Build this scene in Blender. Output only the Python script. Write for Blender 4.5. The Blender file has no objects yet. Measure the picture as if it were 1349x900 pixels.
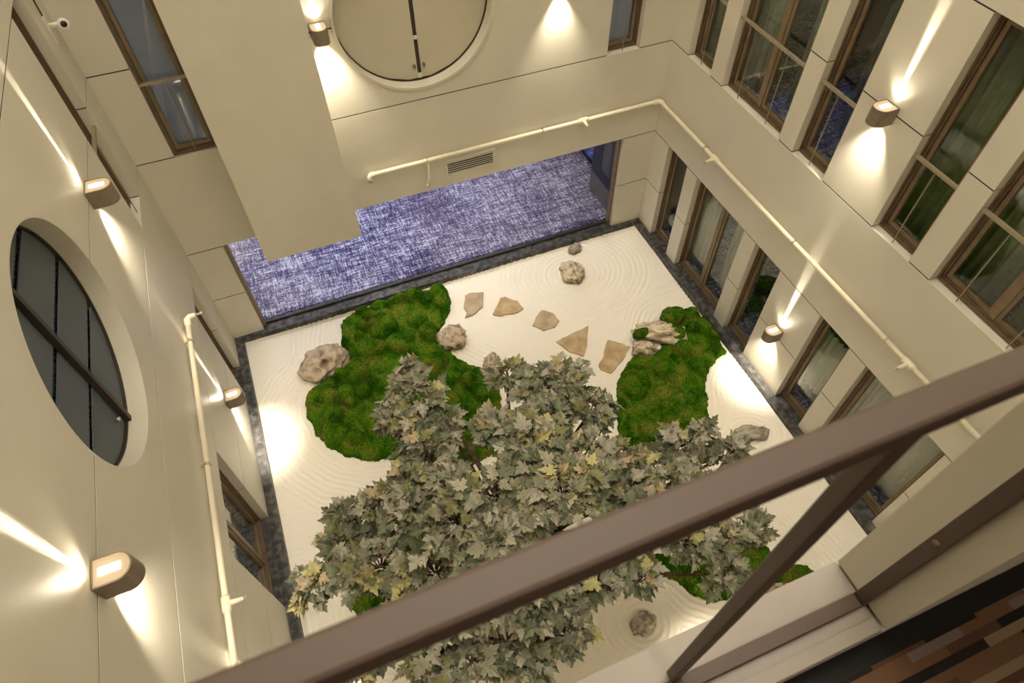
import bpy, bmesh, math, random
import numpy as np
from mathutils import Vector, Matrix, noise
random.seed(7)
rng = np.random.default_rng(7)
scene = bpy.context.scene
C = scene.collection
PI = math.pi

# ---------------------------------------------------------------- camera, world, exposure
cam_d = bpy.data.cameras.new('camera')
cam = bpy.data.objects.new('camera', cam_d)
C.objects.link(cam)
FPX = 866.4156
cam_d.sensor_fit = 'HORIZONTAL'
cam_d.sensor_width = 36.0
cam_d.lens = FPX / 1349.0 * 36.0
cam_d.clip_start = 0.02
R = Matrix(((0.9266466662, 0.3055325026, -0.2190338919),
            (-0.3757938741, 0.7369590286, -0.5618454897),
            (-0.0102430543, 0.6029438448, 0.7977178698)))
cam.matrix_world = Matrix.Translation((0, 0, 10.0)) @ R.to_4x4()
cam_d.dof.use_dof = True
cam_d.dof.focus_distance = 10.0
cam_d.dof.aperture_fstop = 6.3
scene.camera = cam

world = bpy.data.worlds.new('world')
scene.world = world
world.use_nodes = True
bg = world.node_tree.nodes['Background']
bg.inputs[0].default_value = (1.0, 0.905, 0.735, 1)
bg.inputs[1].default_value = 6.5

scene.view_settings.view_transform = 'Standard'
scene.view_settings.look = 'None'
scene.view_settings.exposure = 0.0
scene.view_settings.gamma = 1.0
scene.view_settings.use_curve_mapping = False


# ---------------------------------------------------------------- materials
def srgb(r, g, b):
    f = lambda c: (c / 255 / 12.92) if c / 255 <= 0.04045 else ((c / 255 + 0.055) / 1.055) ** 2.4
    return (f(r), f(g), f(b), 1)


def new_mat(name):
    m = bpy.data.materials.new(name)
    m.use_nodes = True
    nt = m.node_tree
    return m, nt, nt.nodes['Principled BSDF']


def mat(name, c1, c2=None, rough=0.6, scale=5.0, detail=4.0, bump=0.0, bscale=None, metal=0.0, spec=0.5, coord='Object', lo=0.35, hi=0.65):
    m, nt, b = new_mat(name)
    b.inputs['Roughness'].default_value = rough
    b.inputs['Metallic'].default_value = metal
    b.inputs['Specular IOR Level'].default_value = spec
    tc = nt.nodes.new('ShaderNodeTexCoord')
    n = nt.nodes.new('ShaderNodeTexNoise')
    n.inputs['Scale'].default_value = scale
    n.inputs['Detail'].default_value = detail
    nt.links.new(tc.outputs[coord], n.inputs['Vector'])
    r = nt.nodes.new('ShaderNodeValToRGB')
    r.color_ramp.elements[0].position = lo
    r.color_ramp.elements[1].position = hi
    r.color_ramp.elements[0].color = c1
    r.color_ramp.elements[1].color = c2 or c1
    nt.links.new(n.outputs['Fac'], r.inputs['Fac'])
    nt.links.new(r.outputs['Color'], b.inputs['Base Color'])
    if bump:
        n2 = nt.nodes.new('ShaderNodeTexNoise')
        n2.inputs['Scale'].default_value = bscale or scale * 4
        n2.inputs['Detail'].default_value = 5
        nt.links.new(tc.outputs[coord], n2.inputs['Vector'])
        bp = nt.nodes.new('ShaderNodeBump')
        bp.inputs['Strength'].default_value = bump
        bp.inputs['Distance'].default_value = 0.02
        nt.links.new(n2.outputs['Fac'], bp.inputs['Height'])
        nt.links.new(bp.outputs['Normal'], b.inputs['Normal'])
    return m


def emit_mat(name, col, s):
    m, nt, b = new_mat(name)
    b.inputs['Base Color'].default_value = col
    b.inputs['Emission Color'].default_value = col
    b.inputs['Emission Strength'].default_value = s
    return m


def glass_mat(name, tint, refl=1.0, rough=0.02):
    m = bpy.data.materials.new(name)
    m.use_nodes = True
    nt = m.node_tree
    nt.nodes.clear()
    o = nt.nodes.new('ShaderNodeOutputMaterial')
    mx = nt.nodes.new('ShaderNodeMixShader')
    fr = nt.nodes.new('ShaderNodeFresnel')
    geo = nt.nodes.new('ShaderNodeNewGeometry')
    ior = nt.nodes.new('ShaderNodeMix')        # same reflectance from both faces of the thin pane
    ior.inputs[2].default_value = 1.5
    ior.inputs[3].default_value = 1 / 1.5
    nt.links.new(geo.outputs['Backfacing'], ior.inputs[0])
    nt.links.new(ior.outputs[0], fr.inputs['IOR'])
    t = nt.nodes.new('ShaderNodeBsdfTransparent')
    t.inputs['Color'].default_value = tint
    g = nt.nodes.new('ShaderNodeBsdfGlossy')
    g.inputs['Roughness'].default_value = rough
    g.inputs['Color'].default_value = (refl, refl, refl, 1)
    nt.links.new(fr.outputs[0], mx.inputs[0])
    nt.links.new(t.outputs[0], mx.inputs[1])
    nt.links.new(g.outputs[0], mx.inputs[2])
    nt.links.new(mx.outputs[0], o.inputs['Surface'])
    return m


def carpet_mat(name, dark, mid, light, sc=1.7):
    # woven carpet: fine threads crossing in two directions over larger cloudy patches
    m, nt, b = new_mat(name)
    b.inputs['Roughness'].default_value = 0.95
    b.inputs['Specular IOR Level'].default_value = 0.1
    tc = nt.nodes.new('ShaderNodeTexCoord')

    def nz(sx, sy, s, d=2.0):
        mp = nt.nodes.new('ShaderNodeMapping')
        mp.inputs['Scale'].default_value = (sx, sy, 1)
        n = nt.nodes.new('ShaderNodeTexNoise')
        n.inputs['Scale'].default_value = s * sc
        n.inputs['Detail'].default_value = d
        nt.links.new(tc.outputs['Object'], mp.inputs['Vector'])
        nt.links.new(mp.outputs[0], n.inputs['Vector'])
        return n.outputs['Fac']

    def mth(op, a, c):
        x = nt.nodes.new('ShaderNodeMath')
        x.operation = op
        for i, v in enumerate((a, c)):
            if isinstance(v, float):
                x.inputs[i].default_value = v
            else:
                nt.links.new(v, x.inputs[i])
        return x.outputs[0]
    a = nz(1, 9, 2.6, 3.0)
    c = nz(9, 1, 2.6, 3.0)
    d = nz(1, 1, 0.4, 2)
    e = nz(1, 1, 15, 1)
    g_ = nz(0.15, 1, 3.0, 2)
    s = mth('ADD', mth('MULTIPLY', a, 1.0), mth('MULTIPLY', c, 1.0))
    s = mth('ADD', s, mth('MULTIPLY', d, 0.6))
    s = mth('ADD', s, mth('MULTIPLY', e, 0.7))
    s = mth('ADD', s, mth('MULTIPLY', g_, 0.4))
    s = mth('DIVIDE', s, 3.7)
    r = nt.nodes.new('ShaderNodeValToRGB')
    r.color_ramp.elements[0].position = 0.42
    r.color_ramp.elements[0].color = dark
    r.color_ramp.elements[1].position = 0.585
    r.color_ramp.elements[1].color = light
    el = r.color_ramp.elements.new(0.50)
    el.color = mid
    nt.links.new(s, r.inputs['Fac'])
    nt.links.new(r.outputs['Color'], b.inputs['Base Color'])
    return m


M = {}
M['wall'] = mat('wall_panel_paint', (0.65, 0.61, 0.515, 1), (0.68, 0.64, 0.545, 1), rough=0.45, scale=1.5, bump=0.02, bscale=60, spec=0.35)
M['joint'] = mat('dark_joint', (0.03, 0.025, 0.02, 1), rough=0.9)
M['sand'] = mat('pale_sand', (0.83, 0.775, 0.68, 1), (0.90, 0.845, 0.75, 1), rough=0.95, scale=60, detail=3, bump=0.25, bscale=160, spec=0.1)
M['granite'] = mat('dark_granite', (0.028, 0.027, 0.027, 1), (0.15, 0.143, 0.14, 1), rough=0.5, scale=9, detail=8, bump=0.05, lo=0.42, hi=0.72)
M['frame'] = mat('bronze_frame', (0.19, 0.135, 0.078, 1), (0.235, 0.17, 0.10, 1), rough=0.45, scale=8, metal=0.15)
M['frame_brown'] = mat('brown_outer_frame', (0.135, 0.09, 0.05, 1), (0.165, 0.115, 0.065, 1), rough=0.45, scale=8, metal=0.15)
M['frame_dark'] = mat('dark_frame', (0.035, 0.025, 0.018, 1), rough=0.5)
M['sill_stone'] = mat('mauve_grey_sill_stone', (0.30, 0.265, 0.235, 1), (0.36, 0.325, 0.285, 1), rough=0.5, scale=3, detail=6)  # stone tone darkened so the sill looks less brightly lit
M['rail'] = mat('taupe_rail_paint', (0.088, 0.057, 0.043, 1), (0.097, 0.064, 0.049, 1), rough=0.5, scale=6)
M['bar'] = mat('champagne_bar', (0.36, 0.30, 0.21, 1), rough=0.4, metal=0.3)
M['sconce'] = mat('bronze_sconce', (0.22, 0.175, 0.125, 1), (0.26, 0.205, 0.15, 1), rough=0.5, scale=30, metal=0.2)
M['sconce_top'] = mat('sconce_plate', (0.60, 0.50, 0.38, 1), rough=0.5)
M['lamp'] = emit_mat('lamp_lens', (1.0, 0.86, 0.62, 1), 9.0)
M['lamp_white'] = emit_mat('ceiling_lens', (0.85, 0.87, 1.0, 1), 6.0)
M['pipe'] = mat('cream_pipe', (0.80, 0.72, 0.55, 1), (0.84, 0.76, 0.60, 1), rough=0.35, scale=9)
M['metal'] = mat('brass_fitting', (0.62, 0.55, 0.42, 1), rough=0.3, metal=0.7)
M['white'] = mat('white_plastic', (0.75, 0.70, 0.62, 1), rough=0.4)
M['black'] = mat('black_rubber', (0.006, 0.006, 0.006, 1), rough=0.5)
M['glass'] = glass_mat('window_glass', (0.88, 0.92, 0.9, 1))
M['glass_clear'] = glass_mat('clear_glass', (0.97, 0.98, 0.98, 1), 0.7)
M['frost'] = mat('frosted_film', (0.088, 0.106, 0.125, 1), (0.10, 0.12, 0.14, 1), rough=0.6, scale=2)
M['frost_blue'] = mat('blue_grey_film', (0.33, 0.335, 0.58, 1), (0.37, 0.375, 0.62, 1), rough=0.5, scale=2)
M['beige_screen'] = mat('beige_screen', (0.55, 0.50, 0.39, 1), (0.58, 0.53, 0.42, 1), rough=0.35, scale=2)
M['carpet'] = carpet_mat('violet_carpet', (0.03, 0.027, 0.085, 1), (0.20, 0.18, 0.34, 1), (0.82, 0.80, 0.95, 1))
M['carpet_blue'] = carpet_mat('blue_carpet', (0.05, 0.07, 0.28, 1), (0.20, 0.26, 0.75, 1), (0.5, 0.58, 1.0, 1))
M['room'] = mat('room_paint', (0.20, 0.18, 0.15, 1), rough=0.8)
M['corridor'] = mat('corridor_paint', (0.62, 0.60, 0.62, 1), rough=0.8)
M['navy'] = mat('navy_panel', (0.02, 0.022, 0.04, 1), rough=0.4)
M['sheer'] = mat('sheer_curtain', (0.62, 0.58, 0.48, 1), (0.70, 0.66, 0.56, 1), rough=0.9, scale=12)
M['grey_curtain'] = mat('grey_green_curtain', (0.26, 0.26, 0.195, 1), (0.34, 0.335, 0.25, 1), rough=0.9, scale=8)
M['green_curtain'] = mat('dark_green_curtain', (0.15, 0.165, 0.075, 1), (0.21, 0.22, 0.11, 1), rough=0.9, scale=8)
M['moss'] = None
M['rock'] = mat('pitted_rock', (0.10, 0.055, 0.032, 1), (0.56, 0.45, 0.34, 1), rough=0.9, scale=2.2, detail=6, bump=1.0, bscale=7, lo=0.28, hi=0.55)
M['rock_tan'] = mat('tan_rock', (0.13, 0.075, 0.035, 1), (0.74, 0.62, 0.46, 1), rough=0.9, scale=2.0, detail=6, bump=1.0, bscale=7, lo=0.30, hi=0.55)
M['rock_grey'] = mat('grey_rock', (0.14, 0.115, 0.085, 1), (0.50, 0.44, 0.35, 1), rough=0.9, scale=2.0, detail=6, bump=1.0, bscale=7, lo=0.30, hi=0.6)
M['stone_tan'] = mat('tan_flagstone', (0.40, 0.28, 0.145, 1), (0.56, 0.42, 0.25, 1), rough=0.85, scale=5, detail=8, bump=0.4, bscale=25)
M['stone_grey'] = mat('grey_flagstone', (0.38, 0.285, 0.185, 1), (0.52, 0.41, 0.28, 1), rough=0.85, scale=5, detail=8, bump=0.4, bscale=25)
M['bark'] = mat('tree_bark', (0.085, 0.042, 0.027, 1), (0.17, 0.10, 0.065, 1), rough=0.9, scale=14, bump=0.5)
LEAF = []
for nm, a, b2 in (('leaf_grey_green', (0.185, 0.185, 0.13, 1), (0.35, 0.34, 0.25, 1)),
                  ('leaf_sage', (0.095, 0.11, 0.068, 1), (0.20, 0.22, 0.14, 1)),  # darker leaves scattered at random, painted shade for the flat-lit crown
                  ('leaf_silver', (0.30, 0.285, 0.225, 1), (0.46, 0.43, 0.35, 1)),
                  ('leaf_olive', (0.15, 0.155, 0.06, 1), (0.28, 0.275, 0.13, 1)),
                  ('leaf_yellow', (0.38, 0.35, 0.14, 1), (0.55, 0.50, 0.25, 1)),
                  ('leaf_tan', (0.34, 0.25, 0.15, 1), (0.50, 0.40, 0.27, 1))):
    LEAF.append(mat(nm, a, b2, rough=0.65, scale=14, detail=3, spec=0.3))


def moss_mat():
    m, nt, b = new_mat('green_moss')
    b.inputs['Roughness'].default_value = 1.0
    b.inputs['Specular IOR Level'].default_value = 0.05
    tc = nt.nodes.new('ShaderNodeTexCoord')
    n1 = nt.nodes.new('ShaderNodeTexNoise')
    n1.inputs['Scale'].default_value = 3.2
    n1.inputs['Detail'].default_value = 6
    n2 = nt.nodes.new('ShaderNodeTexNoise')
    n2.inputs['Scale'].default_value = 38
    n2.inputs['Detail'].default_value = 5
    nt.links.new(tc.outputs['Object'], n1.inputs['Vector'])
    nt.links.new(tc.outputs['Object'], n2.inputs['Vector'])
    r = nt.nodes.new('ShaderNodeValToRGB')
    e = r.color_ramp.elements
    e[0].position, e[0].color = 0.36, (0.022, 0.075, 0.003, 1)
    e[1].position, e[1].color = 0.68, (0.15, 0.155, 0.022, 1)
    k = e.new(0.5)
    k.color = (0.06, 0.145, 0.006, 1)
    nt.links.new(n1.outputs['Fac'], r.inputs['Fac'])
    r2 = nt.nodes.new('ShaderNodeValToRGB')
    r2.color_ramp.elements[0].position, r2.color_ramp.elements[0].color = 0.36, (0.45, 0.45, 0.45, 1)
    r2.color_ramp.elements[1].position, r2.color_ramp.elements[1].color = 0.64, (1.3, 1.3, 1.2, 1)
    nt.links.new(n2.outputs['Fac'], r2.inputs['Fac'])
    mx = nt.nodes.new('ShaderNodeMix')
    mx.data_type = 'RGBA'
    mx.blend_type = 'MULTIPLY'
    mx.inputs[0].default_value = 1.0
    nt.links.new(r.outputs['Color'], mx.inputs[6])
    nt.links.new(r2.outputs['Color'], mx.inputs[7])
    nt.links.new(mx.outputs[2], b.inputs['Base Color'])
    bp = nt.nodes.new('ShaderNodeBump')
    bp.inputs['Strength'].default_value = 0.7
    bp.inputs['Distance'].default_value = 0.02
    nt.links.new(n2.outputs['Fac'], bp.inputs['Height'])
    nt.links.new(bp.outputs['Normal'], b.inputs['Normal'])
    return m


M['moss'] = moss_mat()


def room_carpet():
    # brown carpet of the viewer's own room with long blurred blocks of tan and mauve
    m, nt, b = new_mat('brown_block_carpet')
    b.inputs['Roughness'].default_value = 0.95
    tc = nt.nodes.new('ShaderNodeTexCoord')
    mp = nt.nodes.new('ShaderNodeMapping')
    mp.inputs['Scale'].default_value = (1.0, 3.4, 1.0)
    v = nt.nodes.new('ShaderNodeTexWhiteNoise')
    v.noise_dimensions = '2D'
    mp.inputs['Scale'].default_value = (6.0, 45.0, 1.0)
    sx = nt.nodes.new('ShaderNodeSeparateXYZ')
    nt.links.new(tc.outputs['Object'], mp.inputs['Vector'])
    nt.links.new(mp.outputs[0], sx.inputs[0])

    def mth(op, a, c=0.0):
        x = nt.nodes.new('ShaderNodeMath')
        x.operation = op
        for i_, q in enumerate((a, c)):
            if isinstance(q, float):
                x.inputs[i_].default_value = q
            else:
                nt.links.new(q, x.inputs[i_])
        return x.outputs[0]
    fy = mth('FLOOR', sx.outputs[1])
    fx = mth('FLOOR', mth('ADD', sx.outputs[0], mth('MULTIPLY', fy, 0.618)))
    cb = nt.nodes.new('ShaderNodeCombineXYZ')
    nt.links.new(fx, cb.inputs[0])
    nt.links.new(fy, cb.inputs[1])
    nt.links.new(cb.outputs[0], v.inputs['Vector'])
    sp = nt.nodes.new('ShaderNodeSeparateColor')
    nt.links.new(v.outputs['Color'], sp.inputs[0])
    r = nt.nodes.new('ShaderNodeValToRGB')
    r.color_ramp.interpolation = 'CONSTANT'
    e = r.color_ramp.elements
    e[0].position, e[0].color = 0.0, (0.012, 0.008, 0.006, 1)
    e[1].position, e[1].color = 0.22, (0.16, 0.085, 0.045, 1)
    for p, c in ((0.45, (0.10, 0.05, 0.028, 1)), (0.62, (0.20, 0.15, 0.14, 1)), (0.8, (0.26, 0.19, 0.11, 1)), (0.92, (0.02, 0.012, 0.01, 1))):
        k = e.new(p)
        k.color = c
    nt.links.new(sp.outputs[0], r.inputs['Fac'])
    nt.links.new(r.outputs['Color'], b.inputs['Base Color'])
    return m


M['room_carpet'] = room_carpet()


# ---------------------------------------------------------------- helpers
def props(o, label=None, cat=None, group=None, kind=None):
    if label:
        o['label'] = label
    if cat:
        o['category'] = cat
    if group:
        o['group'] = group
    if kind:
        o['kind'] = kind
    return o


def link_bm(name, bm, m, parent=None, smooth=False, recalc=True):
    if recalc:
        bmesh.ops.recalc_face_normals(bm, faces=bm.faces)
    me = bpy.data.meshes.new(name)
    bm.to_mesh(me)
    bm.free()
    for x in (m if isinstance(m, (list, tuple)) else [m]):
        me.materials.append(x)
    if smooth:
        for p in me.polygons:
            p.use_smooth = True
    o = bpy.data.objects.new(name, me)
    C.objects.link(o)
    if parent:
        o.parent = parent
        o.matrix_parent_inverse = parent.matrix_world.inverted()
    return o


def empty(name, loc=(0, 0, 0)):
    o = bpy.data.objects.new(name, None)
    o.empty_display_size = 0.1
    C.objects.link(o)
    o.location = loc
    o.matrix_world = Matrix.Translation(loc)
    return o


class Wall:
    """u along the wall, d out of the wall into the courtyard, z up"""
    def __init__(s, kind, pos):
        s.kind, s.pos = kind, pos

    def __call__(s, u, d, z):
        if s.kind == 'R':
            return Vector((s.pos - d, u, z))
        if s.kind == 'L':
            return Vector((s.pos + d, u, z))
        if s.kind == 'B':
            return Vector((u, s.pos - d, z))
        return Vector((u, s.pos + d, z))

    def dir(s, u, d, z):
        return s(u, d, z) - s(0, 0, 0)


WR, WL, WB, WF = Wall('R', 6.55), Wall('L', -2.13), Wall('B', 9.05), Wall('F', 0.22)
IDW = lambda u, d, z: Vector((u, d, z))


def add_box(bm, P, u0, u1, d0, d1, z0, z1):
    vs = [bm.verts.new(P(u, d, z)) for u in (u0, u1) for d in (d0, d1) for z in (z0, z1)]
    for f in ((0, 1, 3, 2), (4, 6, 7, 5), (0, 4, 5, 1), (2, 3, 7, 6), (0, 2, 6, 4), (1, 5, 7, 3)):
        bm.faces.new([vs[i] for i in f])


def box(name, P, u0, u1, d0, d1, z0, z1, m, parent=None, bevel=0.0):
    bm = bmesh.new()
    add_box(bm, P, u0, u1, d0, d1, z0, z1)
    if bevel:
        bmesh.ops.bevel(bm, geom=list(bm.edges), offset=bevel, segments=2, affect='EDGES', profile=0.5)
    return link_bm(name, bm, m, parent)


def prism(name, P, pts, d0, d1, m, parent=None, bevel=0.0):
    """outline in (u, z), extruded along d"""
    bm = bmesh.new()
    a = [bm.verts.new(P(u, d0, z)) for u, z in pts]
    b = [bm.verts.new(P(u, d1, z)) for u, z in pts]
    f1 = bm.faces.new(a)
    f2 = bm.faces.new(b[::-1])
    n = len(pts)
    for i in range(n):
        j = (i + 1) % n
        bm.faces.new((a[i], b[i], b[j], a[j]))
    bmesh.ops.recalc_face_normals(bm, faces=bm.faces)
    bmesh.ops.triangulate(bm, faces=[f1, f2])
    return link_bm(name, bm, m, parent)


def plan_prism(bm, P, pts, z0, z1):
    """outline in (u, d), extruded along z"""
    a = [bm.verts.new(P(u, d, z0)) for u, d in pts]
    b = [bm.verts.new(P(u, d, z1)) for u, d in pts]
    bm.faces.new(a)
    bm.faces.new(b[::-1])
    n = len(pts)
    for i in range(n):
        j = (i + 1) % n
        bm.faces.new((a[i], b[i], b[j], a[j]))


def add_tube(bm, pts, radii, seg=12, caps=True):
    pts = [Vector(p) for p in pts]
    if not isinstance(radii, (list, tuple)):
        radii = [radii] * len(pts)
    rings = []
    prev = None
    for i, p in enumerate(pts):
        t = ((pts[min(i + 1, len(pts) - 1)] - pts[max(i - 1, 0)])).normalized()
        if prev is None:
            ref = Vector((0, 0, 1)) if abs(t.z) < 0.9 else Vector((1, 0, 0))
            a = t.cross(ref).normalized()
        else:
            a = (prev - t * prev.dot(t)).normalized()
        prev = a
        b = t.cross(a)
        rings.append([bm.verts.new(p + (a * math.cos(2 * PI * k / seg) + b * math.sin(2 * PI * k / seg)) * radii[i]) for k in range(seg)])
    for r0, r1 in zip(rings, rings[1:]):
        for k in range(seg):
            bm.faces.new((r0[k], r0[(k + 1) % seg], r1[(k + 1) % seg], r1[k]))
    if caps:
        bm.faces.new(rings[0][::-1])
        bm.faces.new(rings[-1])


def tube(name, pts, radii, m, parent=None, seg=12):
    bm = bmesh.new()
    add_tube(bm, pts, radii, seg)
    return link_bm(name, bm, m, parent, smooth=True)


# ---------------------------------------------------------------- walls made of panels
ROWS = [0.0, 1.20, 2.34, 4.13, 5.48, 6.87, 8.28, 9.67, 11.02, 12.4, 15.2, 18.0, 20.8]
GAP = 0.009
TH = 0.25


def arc(cu, cz, r, a0, a1, n=36):
    return [(cu + r * math.cos(a0 + (a1 - a0) * i / n), cz + r * math.sin(a0 + (a1 - a0) * i / n)) for i in range(n + 1)]


def build_wall(name, P, u_lo, u_hi, holes, circle=None, label='', thick=TH):
    """holes: (u0,u1,z0,z1) on row lines (z0 may start above the row bottom). One panel object per clad piece."""
    root = empty(name, P((u_lo + u_hi) / 2, 0, 0))
    props(root, label, 'wall', kind='structure')
    for z0, z1 in zip(ROWS, ROWS[1:]):
        hs = sorted(h for h in holes if h[2] < z1 - 0.3 and h[3] > z0 + 0.05)
        segs = []
        u = u_lo
        for h in hs:
            if h[0] > u + 0.01:
                segs.append((u, h[0]))
            if h[2] > z0 + 0.05:      # plinth under a ground-floor opening
                box('panel', P, h[0], h[1], -thick, 0, z0, 0.03, M['wall'], root)
            u = h[1]
        if u_hi > u + 0.01:
            segs.append((u, u_hi))
        for a, b in segs:
            e0 = a
            lo, hi = z0 + GAP, z1 - GAP
            if circle and a < circle[0] < b and abs((z0 + z1) / 2 - circle[1]) < 1.2:
                cu, cz, r = circle
                if z0 < cz - 0.3:      # notch in the top edge
                    t = math.asin((hi - cz) / r)
                    pts = [(e0, lo), (b, lo), (b, hi)] + arc(cu, cz, r, t, -PI - t) + [(e0, hi)]
                else:                  # notch in the bottom edge
                    t = math.asin((lo - cz) / r)
                    pts = [(b, lo), (b, hi), (e0, hi), (e0, lo)] + arc(cu, cz, r, PI - t, t)
                prism('panel', P, pts, -thick, 0, M['wall'], root)
            else:
                box('panel', P, e0, b, -thick, 0, lo, hi, M['wall'], root)
        # dark joint behind the gap above this row
        up = sorted(h for h in holes if h[2] < z1 + 0.02 and h[3] > z1 - 0.02)
        cuts = [(h[0] - 0.006, h[1] + 0.006) for h in up]
        if circle and abs(z1 - circle[1]) < circle[2]:
            w = math.sqrt(circle[2] ** 2 - (z1 - circle[1]) ** 2) + 0.012
            cuts.append((circle[0] - w, circle[0] + w))
        cuts.sort()
        u = u_lo
        for a, b in cuts + [(u_hi, u_hi)]:
            if a > u + 0.02:
                box('joint', P, u + 0.003, a - 0.003, -thick + 0.02, -0.005, z1 - GAP - 0.0005, z1 + GAP + 0.0005, M['joint'], root)
            u = b
    return root


GZ0, GZ1 = 0.13, 2.34      # ground-floor openings
UZ0, UZ1 = 4.13, 6.87      # first-floor openings
RW = [(7.87, 8.53, False), (6.06, 7.54, True), (5.07, 5.74, False), (3.42, 4.08, False), (1.58, 3.08, True)]
wall_right = build_wall('wall_right', WR, 0.04, 9.30, [(a, b, GZ0, GZ1) for a, b, _ in RW] + [(a, b, UZ0, UZ1) for a, b, _ in RW],
                        label='cream panelled courtyard wall with two rows of tall bronze windows')
LW_G = [(7.69, 8.36, GZ0, GZ1), (3.74, 5.22, GZ0, GZ1)]
LW_U = [(7.69, 8.36, UZ0, UZ1)]
wall_left = build_wall('wall_left', WL, 0.04, 9.30, LW_G + LW_U, circle=(4.52, 5.52, 1.11),
                       label='cream panelled courtyard wall with a large dark round window')
OPEN = (-1.57, 5.89, GZ0, GZ1)
wall_back = build_wall('wall_back', WB, -2.13, 6.55, [OPEN, (-1.61, -1.0, UZ0, UZ1), (5.31, 5.92, UZ0, UZ1)], circle=(2.16, 5.49, 1.15),
                       label='cream panelled end wall above the wide carpeted opening')
wall_front = build_wall('wall_front', WF, -2.13, 6.55, [(-1.1, 0.98, 8.28, 11.02)], thick=0.18,
                        label='cream panelled wall around the window one looks out of')
pier = empty('wall_pier', (-0.16, 8.40, 2.34))
props(pier, 'plain cream boxed pier hanging over the carpeted opening', 'wall', kind='structure')
box('panel', WB, -0.94, 0.62, 0.004, 0.65, 2.34, 20.8, M['wall'], pier)

# ---------------------------------------------------------------- sand, granite kerb
MA = [(-0.13,8.79),(0.15,8.89),(0.57,8.91),(1.03,8.91),(1.51,8.91),(1.84,8.87),(2.01,8.80),(2.00,8.50),(1.87,8.18),(1.69,7.94),(1.54,7.82),(1.44,7.51),(1.56,7.34),(1.65,7.07),(1.83,6.83),(1.99,6.65),(2.09,6.34),(2.12,6.11),(2.02,5.74),(1.85,5.32),(1.56,4.96),(1.12,4.87),(0.42,5.16),(-0.10,5.53),(-0.43,5.62),(-0.76,5.85),(-1.00,6.16),(-1.14,6.45),(-1.13,6.59),(-1.21,6.87),(-1.18,7.11),(-1.04,7.31),(-0.78,7.53),(-0.51,7.63),(-0.26,7.69),(-0.21,7.84),(-0.22,8.02),(-0.30,8.17),(-0.23,8.49)]
MB_ = [(5.67,6.39),(5.95,6.44),(6.35,6.41),(6.38,6.24),(6.38,6.06),(6.38,5.85),(6.38,5.64),(6.38,5.44),(6.36,5.26),(6.13,5.21),(5.94,5.11),(5.72,4.93),(5.58,4.75),(5.48,4.52),(5.34,4.30),(5.28,4.11),(4.92,3.95),(4.27,3.93),(3.75,4.02),(3.67,4.30),(3.71,4.58),(3.79,4.72),(3.84,4.97),(4.02,5.21),(4.16,5.43),(4.33,5.60),(4.52,5.72),(4.70,5.85),(5.01,5.72),(5.28,5.81),(5.45,6.16)]
MC = [(3.20,2.41),(3.17,2.14),(3.31,1.95),(3.43,1.67),(3.65,1.48),(3.91,1.43),(4.18,1.46),(4.43,1.47),(4.60,1.34),(4.85,1.27),(5.25,1.26),(5.22,1.42),(5.12,1.50),(4.95,1.69),(4.83,1.96),(4.62,2.11),(4.14,2.17),(3.55,2.27)]
MD = [(-1.26,3.76),(-1.26,3.41),(-1.18,3.13),(-0.81,2.67),(-0.25,2.66),(-0.19,3.21),(-0.76,3.68)]


def signed_dist(poly, X, Y):
    """positive inside"""
    d = np.full(X.shape, 1e9)
    inside = np.zeros(X.shape, bool)
    n = len(poly)
    for i in range(n):
        x0, y0 = poly[i]
        x1, y1 = poly[(i + 1) % n]
        ex, ey = x1 - x0, y1 - y0
        t = np.clip(((X - x0) * ex + (Y - y0) * ey) / (ex * ex + ey * ey + 1e-12), 0, 1)
        d = np.minimum(d, np.hypot(X - x0 - t * ex, Y - y0 - t * ey))
        c = ((y0 > Y) != (y1 > Y)) & (X < (x1 - x0) * (Y - y0) / (y1 - y0 + 1e-12) + x0)
        inside ^= c
    return np.where(inside, d, -d)


def grid_noise(X, Y, cell, seed):
    """smooth value noise"""
    g = np.random.default_rng(seed).random((256, 256))
    a, b = X / cell, Y / cell
    i, j = np.floor(a).astype(int), np.floor(b).astype(int)
    fx, fy = a - i, b - j
    fx, fy = fx * fx * (3 - 2 * fx), fy * fy * (3 - 2 * fy)
    q = lambda ii, jj: g[ii % 256, jj % 256]
    return (q(i, j) * (1 - fx) + q(i + 1, j) * fx) * (1 - fy) + (q(i, j + 1) * (1 - fx) + q(i + 1, j + 1) * fx) * fy


def mesh_from_grid(name, X, Y, Z, keep, m, parent=None):
    ny, nx = X.shape
    idx = np.arange(ny * nx).reshape(ny, nx)
    k = keep[:-1, :-1] & keep[1:, :-1] & keep[:-1, 1:] & keep[1:, 1:]
    q = np.stack([idx[:-1, :-1][k], idx[:-1, 1:][k], idx[1:, 1:][k], idx[1:, :-1][k]], 1)
    used, inv = np.unique(q, return_inverse=True)
    V = np.stack([X.ravel()[used], Y.ravel()[used], Z.ravel()[used]], 1).astype(np.float32)
    q = inv.reshape(-1, 4)
    me = bpy.data.meshes.new(name)
    me.vertices.add(len(V))
    me.vertices.foreach_set('co', V.ravel())
    me.loops.add(q.size)
    me.loops.foreach_set('vertex_index', q.ravel().astype(np.int32))
    me.polygons.add(len(q))
    me.polygons.foreach_set('loop_start', np.arange(0, q.size, 4, dtype=np.int32))
    me.update(calc_edges=True)
    me.validate()
    me.polygons.foreach_set('use_smooth', np.ones(len(q), bool))
    me.materials.append(m)
    o = bpy.data.objects.new(name, me)
    C.objects.link(o)
    if parent:
        o.parent = parent
    return o


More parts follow.
